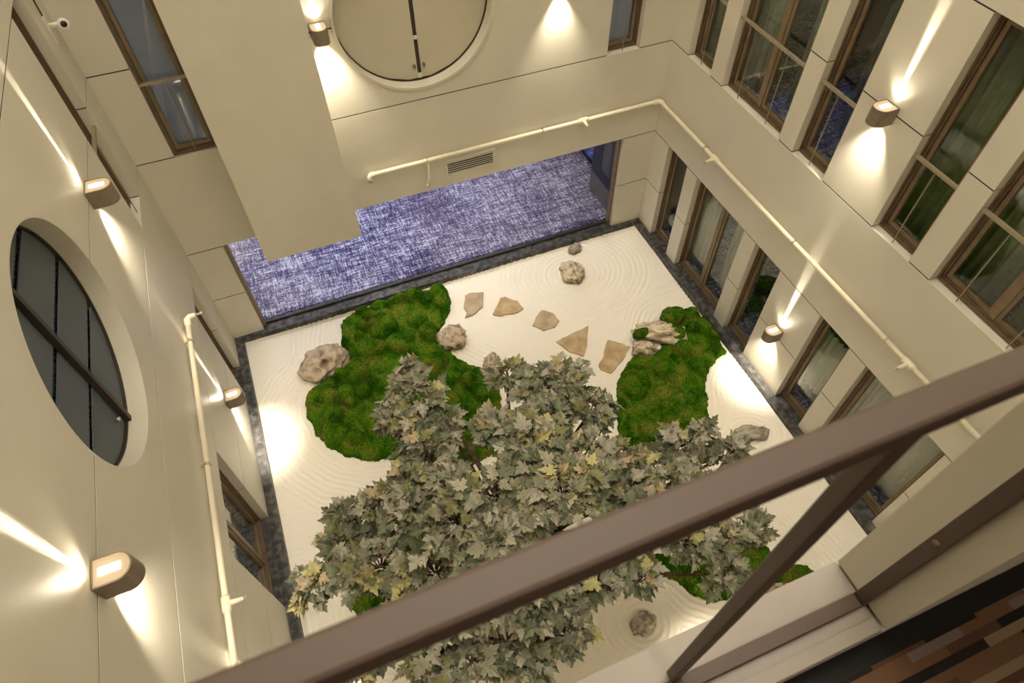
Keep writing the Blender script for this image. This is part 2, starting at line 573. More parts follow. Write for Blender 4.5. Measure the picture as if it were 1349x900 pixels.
SX0, SX1, SY0, SY1 = -2.02, 6.43, 0.24, 8.98
step = 0.02
gx = np.arange(SX0, SX1 + step / 2, step)
gy = np.arange(SY0, SY1 + step / 2, step)
X, Y = np.meshgrid(gx, gy)
dA, dB, dC, dD = (-signed_dist(p, X, Y) for p in (MA, MB_, MC, MD))
dR4 = np.hypot((X - 4.55) * 0.85, (Y - 8.2)) - 0.2
dR7 = np.hypot(X - 5.75, (Y - 3.66) * 1.2) - 0.2
dR8 = np.hypot(X - 2.57, Y - 1.63) - 0.2
LAM = 0.092
feats = [(dA, 0.95), (dB, 0.8), (dC, 0.8), (dD, 0.7), (dR4, 1.25), (dR7, 0.45), (dR8, 0.6)]
stack = np.stack([f[0] / f[1] for f in feats])
near = np.argmin(stack, 0)
dist = np.choose(near, [f[0] for f in feats])
frac = np.min(stack, 0)
wob = grid_noise(X, Y, 0.35, 3) * 0.03
ring = np.sin(2 * PI * (dist + wob) / LAM)
wring = np.clip((1.12 - frac) / 0.25, 0, 1)
straight = np.sin(2 * PI * (Y + 0.25 * X + wob * 2) / LAM)
flat = grid_noise(X, Y, 0.7, 4)
# the walked path with the flagstones is smoothed out
path = np.clip(1 - np.abs(signed_dist([(2.0, 8.6), (2.8, 8.5), (4.0, 7.0), (4.8, 6.3), (4.6, 5.4), (3.6, 5.8), (3.0, 6.8), (2.0, 7.6)], X, Y).clip(-9, 0)) / 0.4, 0, 1)
amp = (0.0095 * wring * ring + 0.0018 * (1 - wring) * straight * flat * 1.4) * (1 - 0.85 * path)
Z = amp + (grid_noise(X, Y, 0.05, 5) - 0.5) * 0.004 + (grid_noise(X, Y, 0.9, 6) - 0.5) * 0.02
sand = mesh_from_grid('raked_sand', X, Y, Z, np.ones_like(X, bool), M['sand'])
props(sand, 'pale cream gravel sand raked into rings over the whole courtyard floor', 'sand', kind='stuff')
fl = box('floor', IDW, -2.13, 6.55, 0.22, 9.05, -0.3, -0.04, M['granite'])
props(fl, 'dark slab under the raked sand', 'floor', kind='structure')

kerb = {}
kerb['trim_1'] = empty('trim_1', (2.2, 9.0, 0))
props(kerb['trim_1'], 'dark granite kerb along the carpeted opening', 'kerb', kind='structure')
kerb['trim_2'] = empty('trim_2', (6.48, 4.6, 0))
props(kerb['trim_2'], 'dark granite kerb along the wall with two window rows', 'kerb', kind='structure')
kerb['trim_3'] = empty('trim_3', (-2.06, 4.6, 0))
props(kerb['trim_3'], 'dark granite kerb along the wall with the dark round window', 'kerb', kind='structure')
KH = 0.12


def slabs(P, u0, u1, d0, d1, root, n):
    w = (u1 - u0) / n
    for i in range(n):
        a = u0 + i * w
        box('slab', P, a + 0.002, a + w - 0.002, d0, d1, -0.04, KH + random.uniform(-0.002, 0.002), M['granite'], root)


slabs(WB, -2.13, 6.55, 0.003, 0.085, kerb['trim_1'], 9)
slabs(WB, OPEN[0] + 0.01, OPEN[1] - 0.01, -0.24, -0.001, kerb['trim_1'], 8)
slabs(WR, 0.24, 8.95, 0.003, 0.12, kerb['trim_2'], 10)
slabs(WL, 0.24, 8.95, 0.003, 0.15, kerb['trim_3'], 10)
for a, b, _ in RW:
    slabs(WR, a + 0.006, b - 0.006, -0.16, -0.001, kerb['trim_2'], 1)
for a, b, _, _ in LW_G:
    slabs(WL, a + 0.006, b - 0.006, -0.16, -0.001, kerb['trim_3'], 1)

# ---------------------------------------------------------------- rooms behind the walls
def room(name, x0, x1, y0, y1, z0, z1, open_side, wall_m, floor_m, label, floor_label):
    """hollow room, open towards the courtyard wall"""
    t = 0.1
    bm = bmesh.new()
    if open_side != 'x0':
        add_box(bm, IDW, x0 - t, x0, y0 - t, y1 + t, z0 - t, z1 + t)
    if open_side != 'x1':
        add_box(bm, IDW, x1, x1 + t, y0 - t, y1 + t, z0 - t, z1 + t)
    if open_side != 'y0':
        add_box(bm, IDW, x0, x1, y0 - t, y0, z0 - t, z1 + t)
    if open_side != 'y1':
        add_box(bm, IDW, x0, x1, y1, y1 + t, z0 - t, z1 + t)
    add_box(bm, IDW, x0, x1, y0, y1, z1, z1 + t)
    o = link_bm('wall_' + name, bm, wall_m)
    props(o, label, 'wall', kind='structure')
    f = box('floor_' + name, IDW, x0, x1, y0, y1, z0 - t, z0, floor_m)
    props(f, floor_label, 'floor', kind='structure')


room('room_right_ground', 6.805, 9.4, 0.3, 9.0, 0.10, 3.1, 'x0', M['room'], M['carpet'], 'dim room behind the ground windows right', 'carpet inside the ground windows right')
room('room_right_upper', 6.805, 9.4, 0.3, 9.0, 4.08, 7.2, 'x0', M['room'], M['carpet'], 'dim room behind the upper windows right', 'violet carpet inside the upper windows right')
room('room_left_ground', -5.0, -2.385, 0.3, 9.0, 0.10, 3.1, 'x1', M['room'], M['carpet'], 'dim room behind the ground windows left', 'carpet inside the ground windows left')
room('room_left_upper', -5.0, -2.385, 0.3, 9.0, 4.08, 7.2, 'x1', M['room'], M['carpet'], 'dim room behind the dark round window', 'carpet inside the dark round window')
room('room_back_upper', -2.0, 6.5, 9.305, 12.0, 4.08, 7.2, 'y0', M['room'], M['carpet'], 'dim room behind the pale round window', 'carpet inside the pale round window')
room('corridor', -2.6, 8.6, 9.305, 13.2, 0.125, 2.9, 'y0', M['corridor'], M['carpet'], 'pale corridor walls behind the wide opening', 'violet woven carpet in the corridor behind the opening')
# blue carpet edge and navy panel at the end of the corridor
box('carpet_runner', IDW, 6.48, 8.5, 9.4, 13.1, 0.126, 0.132, M['carpet_blue'])
props(bpy.data.objects['carpet_runner'], 'bright blue woven carpet strip beside the navy panel', 'carpet')
box('trim_4', IDW, 6.40, 6.48, 9.4, 13.1, 0.126, 0.136, M['navy'])
props(bpy.data.objects['trim_4'], 'dark edging strip of the blue carpet', 'trim', kind='structure')
box('trim_5', IDW, 5.99, 6.06, 9.33, 10.35, 0.126, 2.9, M['navy'])
props(bpy.data.objects['trim_5'], 'tall navy panel beside the corridor opening', 'panel', kind='structure')

# corridor ceiling lamps (the corridor's own light)
for i, x in enumerate((-1.2, 0.8, 2.8, 4.6)):
    r = empty('ceiling_lamp', (x, 10.9, 2.88))
    props(r, 'round corridor ceiling lamp, %s from the pier side' % ('first', 'second', 'third', 'fourth')[i], 'lamp', 'corridor ceiling lamps')
    tube('lamp_ring', [(x, 10.9, 2.90), (x, 10.9, 2.86)], 0.17, M['white'], r, 24)
    tube('lamp_lens', [(x, 10.9, 2.861), (x, 10.9, 2.852)], 0.14, M['lamp_white'], r, 24)
    ld = bpy.data.lights.new('corridor_light', 'AREA')
    ld.shape = 'DISK'
    ld.size = 0.3
    ld.energy = (30, 37, 31, 14)[i]
    ld.color = (0.92, 0.92, 1.0)
    lo = bpy.data.objects.new('corridor_light', ld)
    C.objects.link(lo)
    lo.location = (x, 10.9, 2.84)
    lo.parent = r
    lo.matrix_parent_inverse = r.matrix_world.inverted()

# viewer's room around the camera
box('floor_viewer_room', IDW, -2.4, 3.2, -3.0, -0.012, 8.05, 8.2, M['room_carpet'])
props(bpy.data.objects['floor_viewer_room'], 'brown blocky carpet at the bottom corner beside the window', 'floor', kind='structure')
box('baseboard_front', IDW, -2.4, 3.2, -0.012, 0.038, 8.05, 8.2, M['black'])  # flat black strip level with the floor, along the window wall
props(bpy.data.objects['baseboard_front'], 'black gap between carpet and window wall', 'baseboard', kind='structure')
bm = bmesh.new()
for a in ((-2.5, -2.4, -3.0, 0.035), (3.2, 3.3, -3.0, 0.035), (-2.5, 3.3, -3.1, -3.0)):
    add_box(bm, IDW, a[0], a[1], a[2], a[3], 8.05, 11.3)
add_box(bm, IDW, -2.5, 3.3, -3.1, 0.035, 11.3, 11.4)
props(link_bm('wall_viewer_room', bm, M['room']), 'walls of the room one looks out of', 'wall', kind='structure')

r = empty('ceiling_lamp', (0.9, -2.2, 11.25))  # unseen lamp added to brighten the viewer's carpet
props(r, 'round ceiling lamp of the room one looks out of', 'lamp')
tube('lamp_ring', [(0.9, -2.2, 11.298), (0.9, -2.2, 11.25)], 0.2, M['white'], r, 24)
tube('lamp_lens', [(0.9, -2.2, 11.249), (0.9, -2.2, 11.24)], 0.17, M['lamp'], r, 24)
ld = bpy.data.lights.new('room_light', 'AREA')
ld.shape = 'DISK'
ld.size = 0.34
ld.energy = 34
ld.color = (1.0, 0.8, 0.6)
lo = bpy.data.objects.new('room_light', ld)
C.objects.link(lo)
lo.location = (0.9, -2.2, 11.23)
lo.parent = r
lo.matrix_parent_inverse = r.matrix_world.inverted()

# ---------------------------------------------------------------- windows
wcount = [0]


def ring_frame(bm, P, u0, u1, z0, z1, w, d0, d1, wb=None):
    wb = wb or w
    add_box(bm, P, u0, u0 + w, d0, d1, z0, z1)
    add_box(bm, P, u1 - w, u1, d0, d1, z0, z1)
    add_box(bm, P, u0 + w, u1 - w, d0, d1, z0, z0 + wb)
    add_box(bm, P, u0 + w, u1 - w, d0, d1, z1 - w, z1)


def window(P, u0, u1, z0, z1, label, double=False, rail=True, pane_m='glass', fd=-0.15):
    wcount[0] += 1
    root = empty('window_%d' % wcount[0], P((u0 + u1) / 2, fd, z0))
    props(root, label, 'window', kind='structure')
    e = 0.004
    a, b, lo, hi = u0 + e, u1 - e, z0 + e, z1 - e
    bm = bmesh.new()
    ring_frame(bm, P, a, b, lo, hi, 0.045, fd - 0.09, fd)
    ring_frame(bm, P, a, b, lo, hi, 0.022, fd + 0.0005, fd + 0.035)
    link_bm('frame', bm, M['frame_brown'], root)
    bm = bmesh.new()
    ring_frame(bm, P, a + 0.045, b - 0.045, lo + 0.045, hi - 0.045, 0.008, fd - 0.085, fd - 0.03)
    link_bm('gasket', bm, M['frame_dark'], root)
    spans = [(a + 0.053, b - 0.053)]
    if double:
        c = (a + b) / 2
        box('mullion', P, c - 0.035, c + 0.035, fd - 0.09, fd - 0.004, lo + 0.053, hi - 0.053, M['frame'], root)
        spans = [(a + 0.053, c - 0.035), (c + 0.035, b - 0.053)]
    for s0, s1 in spans:
        bm = bmesh.new()
        ring_frame(bm, P, s0, s1, lo + 0.053, hi - 0.053, 0.05, fd - 0.08, fd - 0.025)
        sash = link_bm('sash', bm, M['frame'], root)
        box('pane', P, s0 + 0.05, s1 - 0.05, fd - 0.058, fd - 0.05, lo + 0.103, hi - 0.103, M[pane_m], sash)
        if rail:
            m_ = (s0 + s1) / 2
            box('baluster', P, m_ - 0.005, m_ + 0.005, -0.045, -0.033, lo, z0 + 1.085, M['bar'], root)
    if rail:
        box('handrail', P, u0 + 0.002, u1 - 0.002, -0.06, -0.02, z0 + 1.085, z0 + 1.12, M['bar'], root)
    return root


names = ['nearest the back corner', 'the wide second from the corner', 'the narrow third, before the lamp', 'the narrow one just past the lamp', 'the wide one beside the handrail']
for i, (a, b, dbl) in enumerate(RW):
    window(WR, a, b, UZ0, UZ1, 'tall upper bronze window on the right, ' + names[i], dbl, True)
for i, (a, b, dbl) in enumerate(RW):
    window(WR, a, b, GZ0, GZ1, 'ground bronze window on the right, ' + names[i], dbl, False)
window(WL, 7.69, 8.36, UZ0, UZ1, 'narrow upper bronze window above the left corner, seen edge on', False, True)
window(WL, 7.69, 8.36, GZ0, GZ1, 'narrow ground bronze window in the left corner, seen edge on', False, False)
window(WL, 3.74, 5.22, GZ0, GZ1, 'wide ground bronze window beside the tree on the left', True, False)
window(WB, -1.61, -1.0, UZ0, UZ1, 'narrow blue-grey bronze window beside the boxed pier', False, True, fd=-0.06)
window(WB, 5.31, 5.92, UZ0, UZ1, 'narrow bluish bronze window above the opening by the corner', False, True)

# films behind the panes of the two end-wall windows
o = box('window_film', WB, -1.54, -1.07, -0.165, -0.155, UZ0 + 0.1, UZ1 - 0.1, M['frost_blue'])
props(o, 'blue-grey film behind the narrow window beside the pier', 'film')
o = box('window_film', WB, 5.38, 5.85, -0.247, -0.242, UZ0 + 0.1, UZ1 - 0.1, M['frost_blue'])
props(o, 'blue-grey film behind the narrow window by the corner', 'film')

# glazed opening in the end wall
wcount[0] += 1
g = empty('window_%d' % wcount[0], (2.16, 9.2, 0.13))
props(g, 'wide frameless glazing in front of the violet carpet', 'window', kind='structure')
box('frame', WB, OPEN[0] + 0.003, OPEN[0] + 0.06, -0.18, -0.09, KH + 0.01, GZ1 - 0.004, M['frame'], g)
box('frame', WB, OPEN[1] - 0.06, OPEN[1] - 0.003, -0.18, -0.09, KH + 0.01, GZ1 - 0.004, M['frame'], g)
box('bottom_rail', WB, OPEN[0] + 0.06, OPEN[1] - 0.06, -0.16, -0.12, KH + 0.01, KH + 0.04, M['frame_dark'], g)
n = 3
for i in range(n):
    w = (OPEN[1] - OPEN[0] - 0.13) / n
    a = OPEN[0] + 0.065 + i * w
    box('pane', WB, a + 0.003, a + w - 0.003, -0.145, -0.135, KH + 0.042, GZ1 - 0.01, M['glass_clear'], g)


def disc_strip(bm, P, cu, cz, r, z0, z1, d0, d1, u_lo=None, u_hi=None):
    """slice of a disc between two heights (and optional u limits)"""
    N = 24
    L_, R_ = [], []
    for i in range(N + 1):
        z = z0 + (z1 - z0) * i / N
        w = math.sqrt(max(r * r - (z - cz) ** 2, 1e-6))
        a, b = cu - w, cu + w
        if u_lo is not None:
            a = max(a, u_lo)
        if u_hi is not None:
            b = min(b, u_hi)
        if b - a > 0.004:
            L_.append((a, z))
            R_.append((b, z))
    pts = R_ + L_[::-1]
    a = [bm.verts.new(P(u, d0, z)) for u, z in pts]
    b = [bm.verts.new(P(u, d1, z)) for u, z in pts]
    f1, f2 = bm.faces.new(a), bm.faces.new(b[::-1])
    k = len(pts)
    for i in range(k):
        j = (i + 1) % k
        bm.faces.new((a[i], b[i], b[j], a[j]))
    bmesh.ops.triangulate(bm, faces=[f1, f2])


def ring_mesh(bm, P, cu, cz, r0, r1, d0, d1, n=72):
    vs = []
    for i in range(n):
        t = 2 * PI * i / n
        vs.append([bm.verts.new(P(cu + r * math.cos(t), d, cz + r * math.sin(t))) for r, d in ((r0, d0), (r1, d0), (r1, d1), (r0, d1))])
    for i in range(n):
        a, b = vs[i], vs[(i + 1) % n]
        for k in range(4):
            bm.faces.new((a[k], b[k], b[(k + 1) % 4], a[(k + 1) % 4]))


# dark round window in the left wall
wcount[0] += 1
cu, cz, r = 4.52, 5.52, 1.105
g = empty('window_%d' % wcount[0], WL(cu, -0.2, cz - r))
props(g, 'large round window with grey frosted panes and dark centre post', 'window', kind='structure')
bm = bmesh.new()
ring_mesh(bm, WL, cu, cz, r - 0.018, r - 0.001, -0.23, -0.185)
link_bm('frame', bm, M['frame_dark'], g)
bm = bmesh.new()
ring_mesh(bm, WL, cu, cz, r - 0.001, r + 0.0045, -0.184, -0.001, 96)
link_bm('reveal_liner', bm, M['wall'], g)
bm = bmesh.new()
disc_strip(bm, WL, cu, cz, r - 0.02, cz - r + 0.021, cz + r - 0.021, -0.235, -0.229)
link_bm('pane', bm, M['glass'], g)
lv = [cz - r + 0.03, 5.045, 5.115, 5.595, 5.67, 6.165, 6.235, cz + r - 0.03]
for i in range(0, 8, 2):
    bm = bmesh.new()
    disc_strip(bm, WL, cu, cz, r - 0.024, lv[i], lv[i + 1], -0.222, -0.21)
    link_bm('frosted_film', bm, M['frost'], g)
post = box('centre_post', WL, cu - 0.065, cu - 0.01, -0.205, -0.15, cz - r + 0.012, cz + r - 0.012, M['frame_dark'], g)
for zz in (4.62, 6.35):
    tube('knob', [WL(cu - 0.16, -0.205, zz), WL(cu - 0.16, -0.17, zz)], 0.022, M['metal'], g, 12)

# pale round window in the end wall
wcount[0] += 1
cu, cz, r = 2.16, 5.49, 1.145
g = empty('window_%d' % wcount[0], WB(cu, -0.2, cz - r))
props(g, 'large round window with two pale beige panels above the opening', 'window', kind='structure')
bm = bmesh.new()
ring_mesh(bm, WB, cu, cz, r - 0.014, r - 0.001, -0.22, -0.17)
link_bm('frame', bm, M['frame_dark'], g)
bm = bmesh.new()
ring_mesh(bm, WB, cu, cz, r - 0.001, r + 0.0045, -0.169, 0.0, 96)
ring_mesh(bm, WB, cu, cz, r - 0.004, r + 0.035, 0.0015, 0.026, 96)
link_bm('rim', bm, M['wall'], g)
for a, b in ((None, cu - 0.03), (cu + 0.03, None)):
    bm = bmesh.new()
    disc_strip(bm, WB, cu, cz, r - 0.016, cz - r + 0.03, cz + r - 0.03, -0.21, -0.195, a, b)
    link_bm('panel', bm, M['beige_screen'], g)
box('gap', WB, cu - 0.029, cu + 0.029, -0.225, -0.212, cz - r + 0.1, cz + r - 0.1, M['frame_dark'], g)
box('catch', WB, cu - 0.028, cu + 0.028, -0.21, -0.185, cz - r + 0.03, cz - r + 0.1, M['white'], g)
box('catch', WB, cu - 0.026, cu + 0.026, -0.211, -0.19, 4.98, 5.03, M['white'], g)
for s in (-1, 1):
    tube('knob', [WB(cu + s * 0.075, -0.195, 4.58), WB(cu + s * 0.075, -0.165, 4.58)], 0.026, M['frame'], g, 12)

# the window one looks out of: bronze frame on sill and jambs, handrail with baluster
wcount[0] += 1
g = empty('window_%d' % wcount[0], (-0.06, 0.12, 8.28))
props(g, 'near window frame with dark taupe handrail crossing the view', 'window', kind='structure')
fr = empty('frame', (-0.06, 0.125, 8.28))
fr.parent = g
fr.matrix_parent_inverse = g.matrix_world.inverted()
Pf = IDW
box('sill_profile', Pf, -1.095, 0.962, 0.107, 0.14, 8.272, 8.296, M['rail'], fr, 0.002)
box('jamb_profile', Pf, 0.964, 0.986, 0.107, 0.14, 8.272, 11.01, M['rail'], fr, 0.002)
box('jamb_profile', Pf, -1.106, -1.084, 0.107, 0.14, 8.297, 11.01, M['rail'], fr, 0.002)
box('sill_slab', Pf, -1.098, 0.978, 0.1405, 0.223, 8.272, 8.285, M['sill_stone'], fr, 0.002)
box('inner_sill', Pf, -1.098, 0.978, 0.0405, 0.1065, 8.272, 8.280, M['sill_stone'], fr, 0.001)  # wall-coloured strip dimmed with the darkened sill stone
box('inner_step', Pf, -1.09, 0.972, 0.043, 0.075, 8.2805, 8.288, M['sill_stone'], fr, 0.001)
for zz in (8.68, 9.02):
    tube('screw', [(0.9645, 0.124, zz), (0.9625, 0.124, zz)], 0.009, M['frame'], fr, 10)
rail = box('handrail', Pf, -1.098, 0.963, 0.131, 0.166, 9.467, 9.50, M['rail'], g, 0.005)
box('baluster', Pf, 0.436, 0.466, 0.136, 0.161, 8.296, 9.4665, M['rail'], g, 0.003)
box('baluster', Pf, -0.59, -0.56, 0.136, 0.161, 8.296, 9.4665, M['rail'], g, 0.003)

# ---------------------------------------------------------------- curtains
def curtain(P, u0, u1, z0, z1, d, m, label, folds=6, amp=0.035):
    bm = bmesh.new()
    N = folds * 8
    cols = []
    for i in range(N + 1):
        t = i / N
        u = u0 + (u1 - u0) * t
        ph = 2 * PI * folds * t
        row = []
        for k, z in enumerate((z0, z0 + (z1 - z0) * 0.5, z1)):
            s = amp * (1.0 - 0.25 * k / 2)
            row.append(bm.verts.new(P(u + 0.012 * math.sin(ph * 0.37 + k), d + s * math.sin(ph + 0.3 * k), z)))
        cols.append(row)
    for a, b in zip(cols, cols[1:]):
        for k in range(2):
            bm.faces.new((a[k], b[k], b[k + 1], a[k + 1]))
    o = link_bm('curtain', bm, m, None, smooth=True)
    sd = o.modifiers.new('thickness', 'SOLIDIFY')
    sd.thickness = 0.004
    props(o, label, 'curtain', 'window curtains')
    return o


uz, gz = UZ0 - 0.03, GZ0 - 0.02
curtain(WR, 7.75, 8.65, uz, 6.95, -0.42, M['grey_curtain'], 'grey-green curtain in the upper right window nearest the corner')
curtain(WR, 6.95, 7.70, uz, 6.95, -0.45, M['grey_curtain'], 'grey-green curtain in the far half of the wide second upper window')
curtain(WR, 5.95, 6.72, uz, 6.95, -0.62, M['grey_curtain'], 'grey-green curtain set back in the near half of the second upper window')
curtain(WR, 5.05, 5.95, uz, 6.95, -0.95, M['grey_curtain'], 'grey-green curtain deep inside the upper window before the lamp', 4)
curtain(WR, 3.35, 4.30, uz, 6.95, -0.36, M['green_curtain'], 'dark green curtain in the upper window just past the lamp', 7, 0.045)
curtain(WR, 2.35, 3.20, uz, 6.95, -0.36, M['green_curtain'], 'dark green curtain in the far half of the wide near upper window', 6, 0.045)
curtain(WR, 1.45, 2.25, uz, 6.95, -0.36, M['green_curtain'], 'dark green curtain in the near half of the wide near upper window', 6, 0.045)
curtain(WR, 6.90, 7.60, gz, 2.9, -0.40, M['sheer'], 'pale sheer curtain in the far half of the wide ground window', 9, 0.02)
curtain(WR, 6.02, 6.72, gz, 2.9, -0.50, M['sheer'], 'pale sheer curtain in the near half of the wide ground window', 9, 0.02)
curtain(WR, 7.80, 8.60, 1.0, 2.9, -0.80, M['grey_curtain'], 'grey curtain inside the ground window nearest the corner')
curtain(WR, 5.00, 5.50, gz, 2.9, -0.55, M['grey_curtain'], 'grey curtain inside the ground window before the lamp', 4)
curtain(WR, 3.35, 4.20, 0.55, 1.85, -0.36, M['sheer'], 'pale half-height sheer curtain in the ground window past the lamp', 8, 0.02)
curtain(WR, 3.35, 4.30, gz, 2.9, -0.50, M['green_curtain'], 'dark green curtain behind the half-height sheer in the ground window')
curtain(WR, 2.38, 3.12, gz, 2.9, -0.40, M['sheer'], 'pale sheer curtain in the ground window behind the handrail, far half', 8, 0.02)
curtain(WR, 1.5, 2.26, gz, 2.9, -0.46, M['sheer'], 'pale sheer curtain in the ground window behind the handrail, near half', 8, 0.02)
curtain(WL, 4.75, 5.3, gz, 2.9, -0.45, M['sheer'], 'pale sheer curtain inside the wide ground window on the left', 6, 0.02)

# ---------------------------------------------------------------- sconces
def sconce(P, u, ztop, label, up=420.0, down=210.0, lean=4):
    r = empty('wall_sconce', P(u, 0, ztop - 0.21))
    props(r, label, 'wall lamp', 'bronze up-and-down wall sconces')
    w, dp, zb = 0.11, 0.155, ztop - 0.21
    arcp = lambda w_, c_: [(u + w_ * math.cos(t), c_ + w_ * math.sin(t)) for t in np.linspace(0, PI, 17)]
    out = [(u + w, 0.004)] + arcp(w, dp) + [(u - w, 0.004)]
    inn = [(u + w - 0.012, 0.014)] + arcp(w - 0.012, dp) + [(u - w + 0.012, 0.014)]
    # hollow housing: outer skin, inner skin, rims
    bm = bmesh.new()
    rows = []
    for pts, z in ((out, zb), (out, ztop), (inn, ztop), (inn, zb)):
        rows.append([bm.verts.new(P(a, d, z)) for a, d in pts])
    k = len(out)
    for q in range(4):
        A, B = rows[q], rows[(q + 1) % 4]
        for i in range(k):
            j = (i + 1) % k
            bm.faces.new((A[i], A[j], B[j], B[i]))
    link_bm('housing', bm, M['sconce'], r)
    for zz, nm in ((ztop - 0.014, 'top_plate'), (zb + 0.006, 'bottom_plate')):
        bm = bmesh.new()
        plan_prism(bm, P, [(u + (a - u) * 0.992, d) for a, d in inn], zz, zz + 0.008)
        pl = link_bm(nm, bm, M['sconce_top'], r)
        lz = zz + 0.009 if nm == 'top_plate' else zz - 0.005
        box('lens', P, u - 0.028, u + 0.028, 0.05, 0.19, lz, lz + 0.004, M['lamp'], pl)
    for nm, dd, zz, ang, blend, tilt, e, rad in (('up_beam', 0.016, ztop + 0.012, 13, 0.6, 3.0, up, 0.006),
                                                 ('up_beam_far', 0.07, ztop + 0.015, 9, 0.9, 4.0, up * 1.6, 0.006),
                                                 ('up_glow', 0.07, ztop + 0.02, 110, 1.0, 12, up * 0.03, 0.02),
                                                 ('down_beam', 0.10, zb - 0.02, 76, 1.0, lean, down, 0.05)):
        ld = bpy.data.lights.new(nm, 'SPOT')
        ld.energy = e
        ld.color = (1.0, 0.89, 0.70)
        ld.spot_size = math.radians(ang)
        ld.spot_blend = blend
        ld.shadow_soft_size = rad
        lo = bpy.data.objects.new(nm, ld)
        C.objects.link(lo)
        s = 1 if nm != 'down_beam' else -1
        dv = P.dir(0, -math.sin(math.radians(tilt)), s * math.cos(math.radians(tilt))).normalized()
        lo.matrix_world = Matrix.Translation(P(u, dd, zz)) @ dv.to_track_quat('-Z', 'Y').to_matrix().to_4x4()
        mw = lo.matrix_world.copy()
        lo.parent = r
        lo.matrix_parent_inverse = r.matrix_world.inverted()
        lo.matrix_basis = mw
    return r


sconce(WL, 2.38, 5.58, 'bronze wall lamp on the left, nearest below the round window')
sconce(WL, 6.66, 5.58, 'bronze wall lamp on the left above the round window')
sconce(WL, 6.66, 1.55, 'small low bronze wall lamp over the left kerb, between two windows')
sconce(WL, 2.38, 1.55, 'low bronze wall lamp on the left hidden under the handrail')
sconce(WR, 4.61, 5.58, 'bronze wall lamp between the upper windows on the right')
sconce(WR, 4.61, 1.42, 'low bronze wall lamp between the ground windows on the right')
sconce(WB, 0.80, 5.60, 'bronze wall lamp squeezed between pier and pale round window', down=300)
sconce(WB, 4.38, 5.60, 'bronze wall lamp above the opening, right of the pale round window')
sconce(WF, 3.2, 1.42, 'low bronze wall lamp on the wall below the viewer', down=420, lean=-10)  # both front-wall lamps are unseen, added to brighten the sand below
sconce(WF, 0.6, 1.42, 'second low bronze wall lamp on the wall below the viewer', down=420, lean=-10)

# ---------------------------------------------------------------- sprinkler pipes, vent, camera
def pipe_fittings(P, root, tees, clamps, z, d=0.07):
    for u in tees:
        tube('tee', [P(u - 0.09, d, z), P(u - 0.05, d, z), P(u + 0.05, d, z), P(u + 0.09, d, z)], [0.044, 0.05, 0.05, 0.044], M['pipe'], root)
        nz = tube('nozzle', [P(u, d, z), P(u, d + 0.09, z), P(u, d + 0.17, z - 0.01)], [0.038, 0.026, 0.020], M['pipe'], root)
        tube('nozzle_head', [P(u, d + 0.165, z - 0.01), P(u, d + 0.185, z - 0.012), P(u, d + 0.187, z - 0.012), P(u, d + 0.20, z - 0.013)], [0.014, 0.014, 0.032, 0.032], M['metal'], nz)
    for u in clamps:
        bm = bmesh.new()
        add_tube(bm, [P(u - 0.014, d, z), P(u + 0.014, d, z)], 0.047)
        add_box(bm, P, u - 0.012, u + 0.012, 0.001, d - 0.02, z - 0.014, z + 0.014)
        add_box(bm, P, u - 0.01, u + 0.01, d - 0.012, d + 0.012, z + 0.03, z + 0.075)
        link_bm('clamp', bm, M['metal'], root)


PZ = 3.04
r = empty('sprinkler_pipe', (6.4, 8.9, PZ))
props(r, 'cream sprinkler pipe running along the end wall and round the right wall', 'pipe')
pts = [(1.04, 8.98, 2.93), (1.04, 8.98, 3.0), (1.07, 8.98, PZ), (6.43, 8.98, PZ), (6.48, 8.95, PZ), (6.48, 8.90, PZ), (6.48, 0.3, PZ)]
tube('pipe', pts, 0.034, M['pipe'], r, 14)
tube('elbow', [(1.03, 8.98, 2.92), (1.03, 8.98, 2.99), (1.055, 8.98, 3.035), (1.12, 8.98, PZ)], 0.046, M['pipe'], r)
tube('elbow', [(6.36, 8.98, PZ), (6.44, 8.975, PZ), (6.475, 8.94, PZ), (6.48, 8.86, PZ)], 0.046, M['pipe'], r)
tube('drop_pipe', [(2.02, 8.98, PZ), (2.03, 8.97, 2.93), (2.02, 8.95, 2.72), (1.98, 8.93, 2.62)], [0.03, 0.024, 0.022, 0.02], M['pipe'], r)
tube('nozzle_head', [(1.98, 8.93, 2.62), (1.97, 8.925, 2.58), (1.97, 8.925, 2.575), (1.97, 8.925, 2.56)], [0.016, 0.016, 0.035, 0.035], M['metal'], r)
pipe_fittings(WB, r, (4.93,), (2.02, 4.14), PZ)
pipe_fittings(WR, r, (7.15, 2.62), (7.45, 5.0, 3.03), PZ)
r = empty('sprinkler_pipe', (-2.06, 6.6, PZ))
props(r, 'cream sprinkler pipe with outward nozzles along the left wall', 'pipe')
PZL = 3.03
tube('pipe', [(-2.06, 6.95, PZL), (-2.06, 0.3, PZL)], 0.034, M['pipe'], r, 14)
tube('elbow', [(-2.06, 6.85, PZL), (-2.06, 6.96, PZL), (-2.03, 7.0, PZL), (-1.95, 7.01, PZL)], [0.044, 0.045, 0.044, 0.034], M['pipe'], r)
tube('nozzle', [(-1.96, 7.01, PZL), (-1.88, 7.01, PZL), (-1.87, 7.01, PZL), (-1.85, 7.01, PZL)], [0.022, 0.018, 0.034, 0.034], M['metal'], r)
pipe_fittings(WL, r, (2.9,), (6.55, 4.6), PZL)

